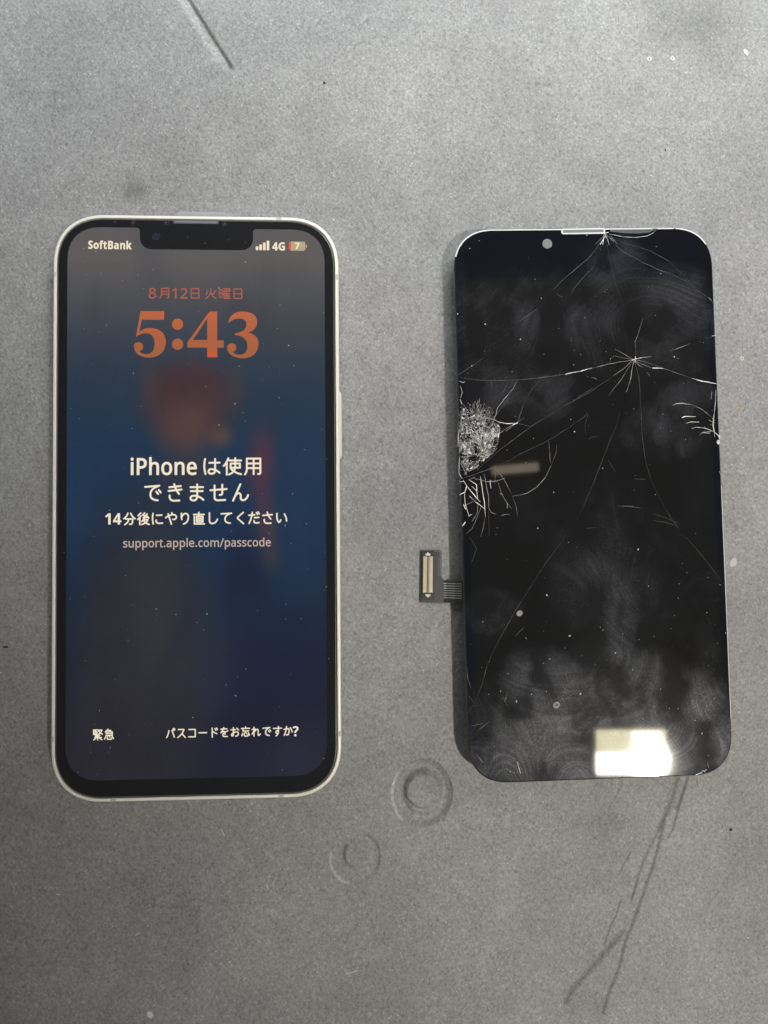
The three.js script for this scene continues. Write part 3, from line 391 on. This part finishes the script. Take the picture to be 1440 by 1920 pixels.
    tri = tri.filter((t) => t.every((n) => n >= 0) && t.every((n, k) => Math.hypot(pts[n][0] - pts[t[(k + 1) % 3]][0], pts[n][1] - pts[t[(k + 1) % 3]][1]) < 3.2));
    const done = new Set();
    for (const t of tri) {
      const mx = (pts[t[0]][0] + pts[t[1]][0] + pts[t[2]][0]) / 3, mz = (pts[t[0]][1] + pts[t[1]][1] + pts[t[2]][1]) / 3, dense = clamp(1.15 - Math.hypot(mx - cx - 0.5, mz - cz + 1.5) / 12) * smooth(0.22, 0.7, noise(mx / 1.3 + 3, mz / 1.9)) * 1.3;
      for (let k = 0; k < 3; k++) { const u = t[k], v = t[(k + 1) % 3], key = Math.min(u, v) + '/' + Math.max(u, v); if (done.has(key)) continue; done.add(key); if (rnd() < 0.3 + 0.5 * (1 - smooth(0, 0.35, dense))) continue;
        const A = pts[u], B = pts[v]; ribbon([A, [(A[0] + B[0]) / 2 + (rnd() - 0.5) * 0.05, (A[1] + B[1]) / 2 + (rnd() - 0.5) * 0.05], B], 0.04 + 0.12 * rnd() ** 2, clamp((0.05 + 0.8 * rnd() ** 1.8) * (0.35 + dense)), pos, colr, 0); }
      if (rnd() < 0.95 * dense) { // crushed, whitened cells, tipped up a little
        const P = t.map((n) => [lerp(pts[n][0], mx, 0.06 + 0.35 * rnd()), 0.02 + 0.16 * rnd(), lerp(pts[n][1], mz, 0.06 + 0.35 * rnd())]), o = (P[1][0] - P[0][0]) * (P[2][2] - P[0][2]) - (P[1][2] - P[0][2]) * (P[2][0] - P[0][0]) < 0 ? P : [P[0], P[2], P[1]], v = 0.05 + 0.8 * rnd() ** 2;
        pos.push(...o.flat()); for (let k = 0; k < 3; k++) colr.push(v, v, v * 0.97);
      }
    }
    { // long breaks running out from the middle of the patch, and a few arcs across them
      const fx = -28.0, fz = -15.0;
      for (let k = 0; k < 44; k++) { const a = -3.0 + 2.5 * rnd() , l = (k % 3 ? 2 + 4 * rnd() : 5 + 7 * rnd()), P = []; for (let m = 0; m <= 7; m++) { const d = (l * (m + 0.4 * rnd())) / 7 + 0.3, x = fx + d * Math.cos(a + 0.05 * m * (k % 2 ? 1 : -1)), z = fz + d * Math.sin(a); if (x < -33.9) break; P.push([x + 0.1 * (rnd() - 0.5), z + 0.1 * (rnd() - 0.5)]); } if (P.length > 2) ribbon(P, 0.04 + 0.07 * rnd(), 0.2 + 0.6 * rnd(), pos, colr); }
      for (let k = 0; k < 9; k++) { const d = 2 + 6.5 * rnd(), a0 = -2.8 + 1.6 * rnd(), P = []; for (let m = 0; m <= 6; m++) { const a = a0 + 0.13 * m, x = fx + d * Math.cos(a), z = fz + d * Math.sin(a); if (x < -33.9) continue; P.push([x + 0.2 * (rnd() - 0.5), z + 0.2 * (rnd() - 0.5)]); } if (P.length > 2) ribbon(P, 0.1 + 0.08 * rnd(), 0.5 + 0.4 * rnd(), pos, colr); }
    }
    for (let n = 0; n < 420;) { // fine splinters
      const x = -34 + 12 * rnd(), z = -28 + 21 * rnd(), d = Math.hypot(x - cx - 0.8, z - cz + 1); if (x < -33.9 || !inside(x, z) || noise(x / 0.9 + 7, z / 1.5) < 0.42) continue; n++;
      const a = Math.atan2(z - cz - 1.5, x - cx + 1) + (rnd() - 0.5) * (rnd() < 0.8 ? 0.45 : 2.4), l = 0.2 + 1.1 * rnd() ** 2, P = [[x, z]];
      for (let k = 1; k <= 2; k++) P.push([x + (l * k / 2) * Math.cos(a) + (rnd() - 0.5) * 0.12, z + (l * k / 2) * Math.sin(a) + (rnd() - 0.5) * 0.12]);
      ribbon(P, 0.04 + 0.12 * rnd() ** 2, clamp((0.1 + 0.8 * rnd() ** 1.6) * (1.5 - d / 9), 0.06, 0.95), pos, colr);
    }
    for (let k = 0; k < 70; k++) { const a = -2.75 + 1.9 * rnd(), r0 = 9 + 4 * rnd(), x = cx + r0 * Math.cos(a) * 0.6, z = cz + r0 * Math.sin(a); if (x < -33.7) continue; const l = 0.6 + 1.8 * rnd(); ribbon([[x, z], [x + l * 0.5 * Math.cos(a), z + l * 0.5 * Math.sin(a)], [x + l * Math.cos(a) + 0.1, z + l * Math.sin(a)]], 0.05 + 0.07 * rnd(), 0.2 + 0.4 * rnd(), pos, colr); }
    const m = build('shattered_glass', pos, colr); m.userData.kind = 'stuff';
    const ch = []; for (let k = 0; k < 130; k++) { let x, z; do { x = -34 + 11 * rnd(); z = -26.5 + 19 * rnd(); } while (!inside(x, z)); const r = 0.05 + 0.12 * rnd() ** 2; ch.push(new THREE.TetrahedronGeometry(r).scale(1, 0.5, 1).rotateY(rnd() * 6).translate(x, 0.05, z)); }
    tag(mesh('glass_splinter', ch, phys({ color: lin(0.85, 0.85, 0.83), roughness: 0.2 }), t), null, null, null, 'stuff');
  }
  // chipped piece at the far edge and the nick on the right side
  mesh('glass_chip', new THREE.ExtrudeGeometry(new THREE.Shape([[7.2, 70.2], [11, 69.75], [15, 69.6], [17.6, 69.9], [19.8, 70.9], [7, 70.95]].map(([x, y]) => new THREE.Vector2(x, y))), { depth: 0.03, bevelEnabled: false }).rotateX(-Math.PI / 2), phys({ color: lin(0.06, 0.063, 0.06), roughness: 0.35 }), t);
  mesh('glass_chip', [new THREE.DodecahedronGeometry(0.55).scale(0.8, 0.4, 1.3).translate(33.6, 0.02, -14.4), new THREE.TetrahedronGeometry(0.5).scale(1, 0.4, 1).translate(33.9, 0.02, -15.9)], std({ color: lin(0.6, 0.66, 0.64), roughness: 0.35 }), t);
  const dust = [];
  for (const [x, z] of polys('d:-655,-284 -387,-443 -338,-202 -434,-270 -81,-358 -98,-422 -200,-47 -133,212 -497,128 -289,136 -396,-675 -604,-710 477,-730 424,-352 59,-166 330,-22 615,-812 120,-734 458,-739 -587,605 -465,871 -507,958 -348,980 -470,1364 -249,804 -145,691 -253,479 -132,212 -583,169 -133,212 229,257 590,412 31,665 -141,690 91,784 -83,794 276,448 295,705 576,592 651,451 492,1140 360,1075 525,1208 -97,986 670,700 -597,-1322 -232,-1056 -261,-1157 385,-1322 366,-958 -347,-843 -670,-981 -528,-925 20,-1386 407,1078 285,1065 -272,969 -427,1013 -568,973')[0][1]) { const r = 0.08 + 0.14 * rnd() ** 2; dust.push(new THREE.SphereGeometry(r, 6, 4).scale(1, 0.35, 0.7 + rnd()).rotateY(rnd() * 3).translate(x, 0.02, z)); }
  for (let k = 0; k < 130; k++) { const r = 0.035 + 0.05 * rnd(); dust.push(new THREE.SphereGeometry(r, 5, 3).scale(1, 0.3, 1 + rnd()).rotateY(rnd() * 3).translate((rnd() - 0.5) * 66, 0.01, (rnd() - 0.5) * 139)); }
  tag(mesh('dust', dust, std({ color: lin(0.6, 0.6, 0.58), roughness: 0.9 }), t), null, null, null, 'stuff');

  // ribbon connector on the mat, at the left edge (built in mat coordinates, then turned into the panel's)
  t.updateMatrixWorld(); const inv = new THREE.Matrix4().makeScale(1 / MM, 1 / MM, 1 / MM).multiply(t.matrixWorld.clone().invert()).multiply(new THREE.Matrix4().makeScale(MM, MM, MM));
  const local = (g) => g.applyMatrix4(inv);
  const film = phys({ color: lin(0.028, 0.033, 0.036), roughness: 0.35, clearcoat: 0.5, clearcoatRoughness: 0.25 });
  const slab = (pts, d, y) => new THREE.ExtrudeGeometry(new THREE.Shape(pts.map(([x, z]) => new THREE.Vector2(x, -z))), { depth: d, bevelEnabled: true, bevelThickness: 0.05, bevelSize: 0.05, bevelSegments: 1 }).rotateX(-Math.PI / 2).translate(0, y, 0);
  const flex = mesh('flex_cable', local(slab([[9.6, 10.15], [15.05, 10.15], [15.0, 17.0], [15.6, 18.0], [15.6, 23.75], [9.45, 23.6]], 0.2, 0.28)), film, t);
  { // the tail bends up to the underside of the panel
    const path = [[15.5, 0.42], [16.3, 0.5], [17.0, 0.9], [18.2, 2.1], [20.0, 3.0], [24, 3.4]], g = new THREE.BufferGeometry(), pos = [];
    for (let i = 0; i + 1 < path.length; i++) { const [x, y] = path[i], [p, q] = path[i + 1]; pos.push(x, y, 18.05, x, y, 23.75, p, q, 18.05, p, q, 18.05, x, y, 23.75, p, q, 23.75); }
    g.setAttribute('position', new THREE.Float32BufferAttribute(pos, 3)); g.computeVertexNormals(); mesh('flex_tail', local(toCreasedNormals(g, 1)), film, flex);
    const tr = [], lineM = std({ color: lin(0.5, 0.5, 0.47), roughness: 0.35, metalness: 0.6 });
    for (let k = 0; k < 7; k++) { const z = 18.6 + k * 0.62, p2 = []; for (let i = 0; i < 4; i++) { const [x, y] = path[i], [p, q] = path[i + 1]; p2.push(x, y + 0.03, z, x, y + 0.03, z + 0.24, p, q + 0.03, z, p, q + 0.03, z, x, y + 0.03, z + 0.24, p, q + 0.03, z + 0.24); } const g2 = new THREE.BufferGeometry().setAttribute('position', new THREE.Float32BufferAttribute(p2, 3)); g2.computeVertexNormals(); tr.push(local(g2)); }
    mesh('copper_trace', tr, lineM, flex);
    mesh('copper_trace', [box(0.07, 0.02, 6.6, 14.75, 0.55, 13.4), box(5.2, 0.02, 0.09, 12.4, 0.55, 10.25), box(0.05, 0.02, 5, 14.3, 0.55, 14.2)].map(local), std({ color: lin(0.34, 0.36, 0.36), roughness: 0.5 }), flex);
  }
  const conn = mesh('connector', [box(3.05, 0.5, 11.4, 11.4, 0.75, 16.4), box(3.5, 0.12, 13.0, 11.4, 0.58, 16.6)].map(local), std({ color: lin(0.018, 0.018, 0.02), roughness: 0.5 }), t);
  const gold = std({ color: lin(0.86, 0.74, 0.52), metalness: 0.35, roughness: 0.35 }), L2 = [], R2 = [];
  for (let k = 0; k < 36; k++) { const z = 11.75 + k * 0.262; L2.push(local(box(0.92, 0.16, 0.17, 10.72 - k * 0.003, 1.06, z))); R2.push(local(box(0.92, 0.16, 0.17, 12.3 - k * 0.003, 1.06, z))); }
  tag(mesh('contact_pin', L2, gold, conn), null, null, null, 'stuff'); tag(mesh('contact_pin', R2, gold, conn), null, null, null, 'stuff');
  mesh('ridge', [local(box(0.36, 0.3, 9.4, 11.5, 1.05, 16.4))], std({ color: lin(0.3, 0.26, 0.2), roughness: 0.5 }), conn);
  const cap = (z, d) => [box(1.25, 0.22, 0.5, 11.45, 1.03, z), box(0.4, 0.22, 0.4, 11.45, 1.03, z + d * 0.36)].map(local);
  mesh('end_clip', cap(11.15, -1), std({ color: lin(0.8, 0.8, 0.82), roughness: 0.3, metalness: 0.4 }), conn); mesh('end_clip', cap(21.75, 1), std({ color: lin(0.75, 0.7, 0.55), roughness: 0.3, metalness: 0.4 }), conn);
}

// ---------- crumbs on the mat ----------
{
  const pale = std({ color: lin(0.68, 0.68, 0.66), roughness: 0.7 }), ink = std({ color: lin(0.015, 0.015, 0.018), roughness: 0.8 });
  const put = (name, label, cat, x, z, geo, mat) => { const o = mesh(name, geo, mat); o.position.set(x * MM, (matHeight(x, z) - 0.16) * MM, z * MM); o.rotation.y = rnd() * 3; return tag(o, label, cat); };
  const flake = (a, b, h) => { const g = new THREE.DodecahedronGeometry(1, 1), p = g.attributes.position; for (let i = 0; i < p.count; i++) { const q = 0.75 + 0.5 * noise(p.getX(i) * 2 + a * 9, p.getZ(i) * 2 + b * 7); p.setXYZ(i, p.getX(i) * a * q, p.getY(i) * h + h * 0.5, p.getZ(i) * b * q); } g.computeVertexNormals(); return g; };
  const ring = (r, w) => new THREE.TorusGeometry(r, w, 6, 18).rotateX(Math.PI / 2).scale(1, 0.5, 1).translate(0, w * 0.4, 0);
  put('paint_flake', 'white flake near the bottom left of the mat, below the lit phone', 'flake', -59.5, 127.8, flake(0.7, 0.95, 0.2), pale);
  put('glue_flake', 'translucent glue crumb on the mat just right of the cracked panel', 'flake', 93.8, 13.4, flake(1.25, 1.0, 0.14), std({ color: lin(0.5, 0.5, 0.47), roughness: 0.5 }));
  put('paint_flake_001', 'white flake at the top right corner of the mat', 'flake', 99.4, -126.1, flake(0.95, 0.6, 0.15), pale);
  put('plastic_ring', 'tiny white ring at the top right of the mat, left of its twin', 'plastic ring', 72.3, -123.4, ring(0.45, 0.2), pale);
  put('plastic_ring_001', 'tiny white ring at the top right of the mat, right of its twin', 'plastic ring', 78.7, -123.8, ring(0.45, 0.2), pale);
  put('plastic_ring_002', 'faint small ring on the mat above the right end of the cracked panel', 'plastic ring', 81.1, -112.6, ring(0.4, 0.13), std({ color: lin(0.55, 0.55, 0.54), roughness: 0.7 }));
  put('plastic_ring_003', 'small pale ring on the mat at the right edge beside the panel', 'plastic ring', 97.0, -41.7, ring(0.42, 0.14), std({ color: lin(0.6, 0.6, 0.57), roughness: 0.7 }));
  put('crumb', 'white crumb just above the top right corner of the lit phone', 'crumb', -13.4, -77.3, flake(0.22, 0.42, 0.2), pale);
  put('crumb_001', 'yellow speck on the mat at the right edge beside the panel', 'crumb', 96.3, -28.0, flake(0.35, 0.42, 0.2), std({ color: lin(0.6, 0.38, 0.12), roughness: 0.7 }));
  put('crumb_002', 'black crumb on the mat below the bottom right corner of the panel', 'crumb', 92.2, 84.2, flake(0.4, 0.38, 0.25), ink);
  put('crumb_003', 'dark sliver on the mat at the left edge beside the lit phone', 'crumb', -96.6, 34.6, flake(0.25, 0.75, 0.2), ink);
  put('crumb_004', 'dark speck on the mat at the top middle', 'crumb', -15.9, -114.2, flake(0.3, 0.4, 0.2), ink);
  put('crumb_005', 'dark speck on the mat above the right part of the panel', 'crumb', 76.5, -98.5, flake(0.18, 0.26, 0.15), ink);
}

{ // lint and grit
  const bits = []; const at = (x, z, g) => bits.push(g.rotateY(rnd() * 6.3).translate(x, matHeight(x, z) - 0.14, z));
  for (let k = 0; k < 150; k++) { const r = 0.07 + 0.11 * rnd() ** 2; at(-100 + 200 * rnd(), -135 + 265 * rnd(), new THREE.IcosahedronGeometry(r, 0).scale(1, 0.5, 1 + rnd())); }
  for (const [x, z, l] of [[-8.3, 118.6, 3.2], [-41.5, 82.3, 1.6], [-62.8, 107.6, 1.2], [-30, 96.5, 1.1], [-82.7, 97.2, 1.1], [57, -96, 1.2]]) at(x, z, new THREE.CapsuleGeometry(0.09, l, 3, 6).rotateZ(Math.PI / 2));
  const o = mesh('lint', bits, std({ color: lin(0.62, 0.62, 0.6), roughness: 0.9 }));
  tag(o, 'pale lint and grit scattered all over the grey mat', 'lint', null, 'stuff');
}

// ---------- lamps over the desk ----------
{
  const shell = std({ color: lin(0.25, 0.25, 0.25), roughness: 0.5 });
  // small lamp head over the near right side: an L of strong diodes in a paler cover
  const x0 = 344, x1 = 448, z0 = 281, z1 = 347, y = 1000, cx = (x0 + x1) / 2, cz = (z0 + z1) / 2;
  const k = thing('desk_lamp', 'small square lamp head above the near right of the desk', 'lamp', cx, y, cz);
  mesh('lamp_housing', [box(x1 - x0 + 8, 30, z1 - z0 + 8, 0, 22, 0)], shell, k);
  mesh('lamp_cover', [box(x1 - x0, 4, z1 - z0, 0, 4, 0)], std({ color: 0x000000, emissive: new THREE.Color().setRGB(1, 0.92, 0.6), emissiveIntensity: KEY_GLOW }), k);
  const glow = std({ color: 0x000000, emissive: new THREE.Color().setRGB(1, 0.97, 0.88), emissiveIntensity: 45 });
  mesh('diode_board', [box(42, 2, 62, 22, 0.5, 0), box(54, 2, 32, -27, 0.5, 15)], glow, k);
  const sp = new THREE.SpotLight(new THREE.Color().setRGB(1, 0.95, 0.85), KEY, 0, 0.235, 1, 2); sp.name = 'diode_light'; sp.position.set(22 * MM, -4 * MM, 6 * MM); sp.shadow.radius = 1.15; sp.castShadow = true; k.add(sp);
  scene.add(sp.target); sp.target.name = 'lamp_aim'; sp.target.position.set(122 * MM, 0, 50 * MM);
  // unseen fill light added behind the bench, housed as a long strip
  const b = thing('added_fill_lamp', 'added unseen fill lamp above the back of the work bench', 'lamp', 150, 560, -460);
  mesh('lamp_housing', [box(620, 30, 120, 0, 22, 0), box(620, 140, 4, 0, -33, 57), box(620, 60, 4, 0, 5, -60), box(4, 130, 120, 310, -28, 0), box(4, 130, 120, -310, -28, 0)], shell, b);  // deep front lip added to cut this light off across the mat
  mesh('lamp_tube', [box(600, 4, 100, 0, 4, 0)], std({ color: 0x000000, emissive: new THREE.Color().setRGB(0.95, 0.98, 1), emissiveIntensity: 1 }), b);
  const l = new THREE.RectAreaLight(new THREE.Color().setRGB(0.96, 0.99, 1), ADDED_FILL, 0.6, 0.1); l.name = 'tube_light'; l.position.set(0, -2 * MM, 0); l.rotation.x = -Math.PI / 2; l.castShadow = true; b.add(l);
}

{
  // dim warm tube on the ceiling, seen as a bar in the broken glass
  const c = thing('ceiling_lamp', 'dim warm tube lamp on the ceiling, mirrored beside the crushed glass', 'lamp', 302.7, 1406.5, -150.0); c.rotation.y = 0.0926;
  mesh('lamp_housing', [box(115, 30, 37, 0, 22, 0)], std({ color: lin(0.25, 0.25, 0.25), roughness: 0.5 }), c);
  mesh('lamp_tube', [box(95, 4, 17, 0, 4, 0)], std({ color: 0x000000, emissive: new THREE.Color().setRGB(1, 0.85, 0.62), emissiveIntensity: 1 }), c);
  const l = new THREE.RectAreaLight(new THREE.Color().setRGB(1, 0.85, 0.62), 2.6, 0.095, 0.017); l.name = 'tube_light'; l.position.set(0, -2 * MM, 0); l.rotation.x = -Math.PI / 2; c.add(l);
}

renderer.render(scene, camera);
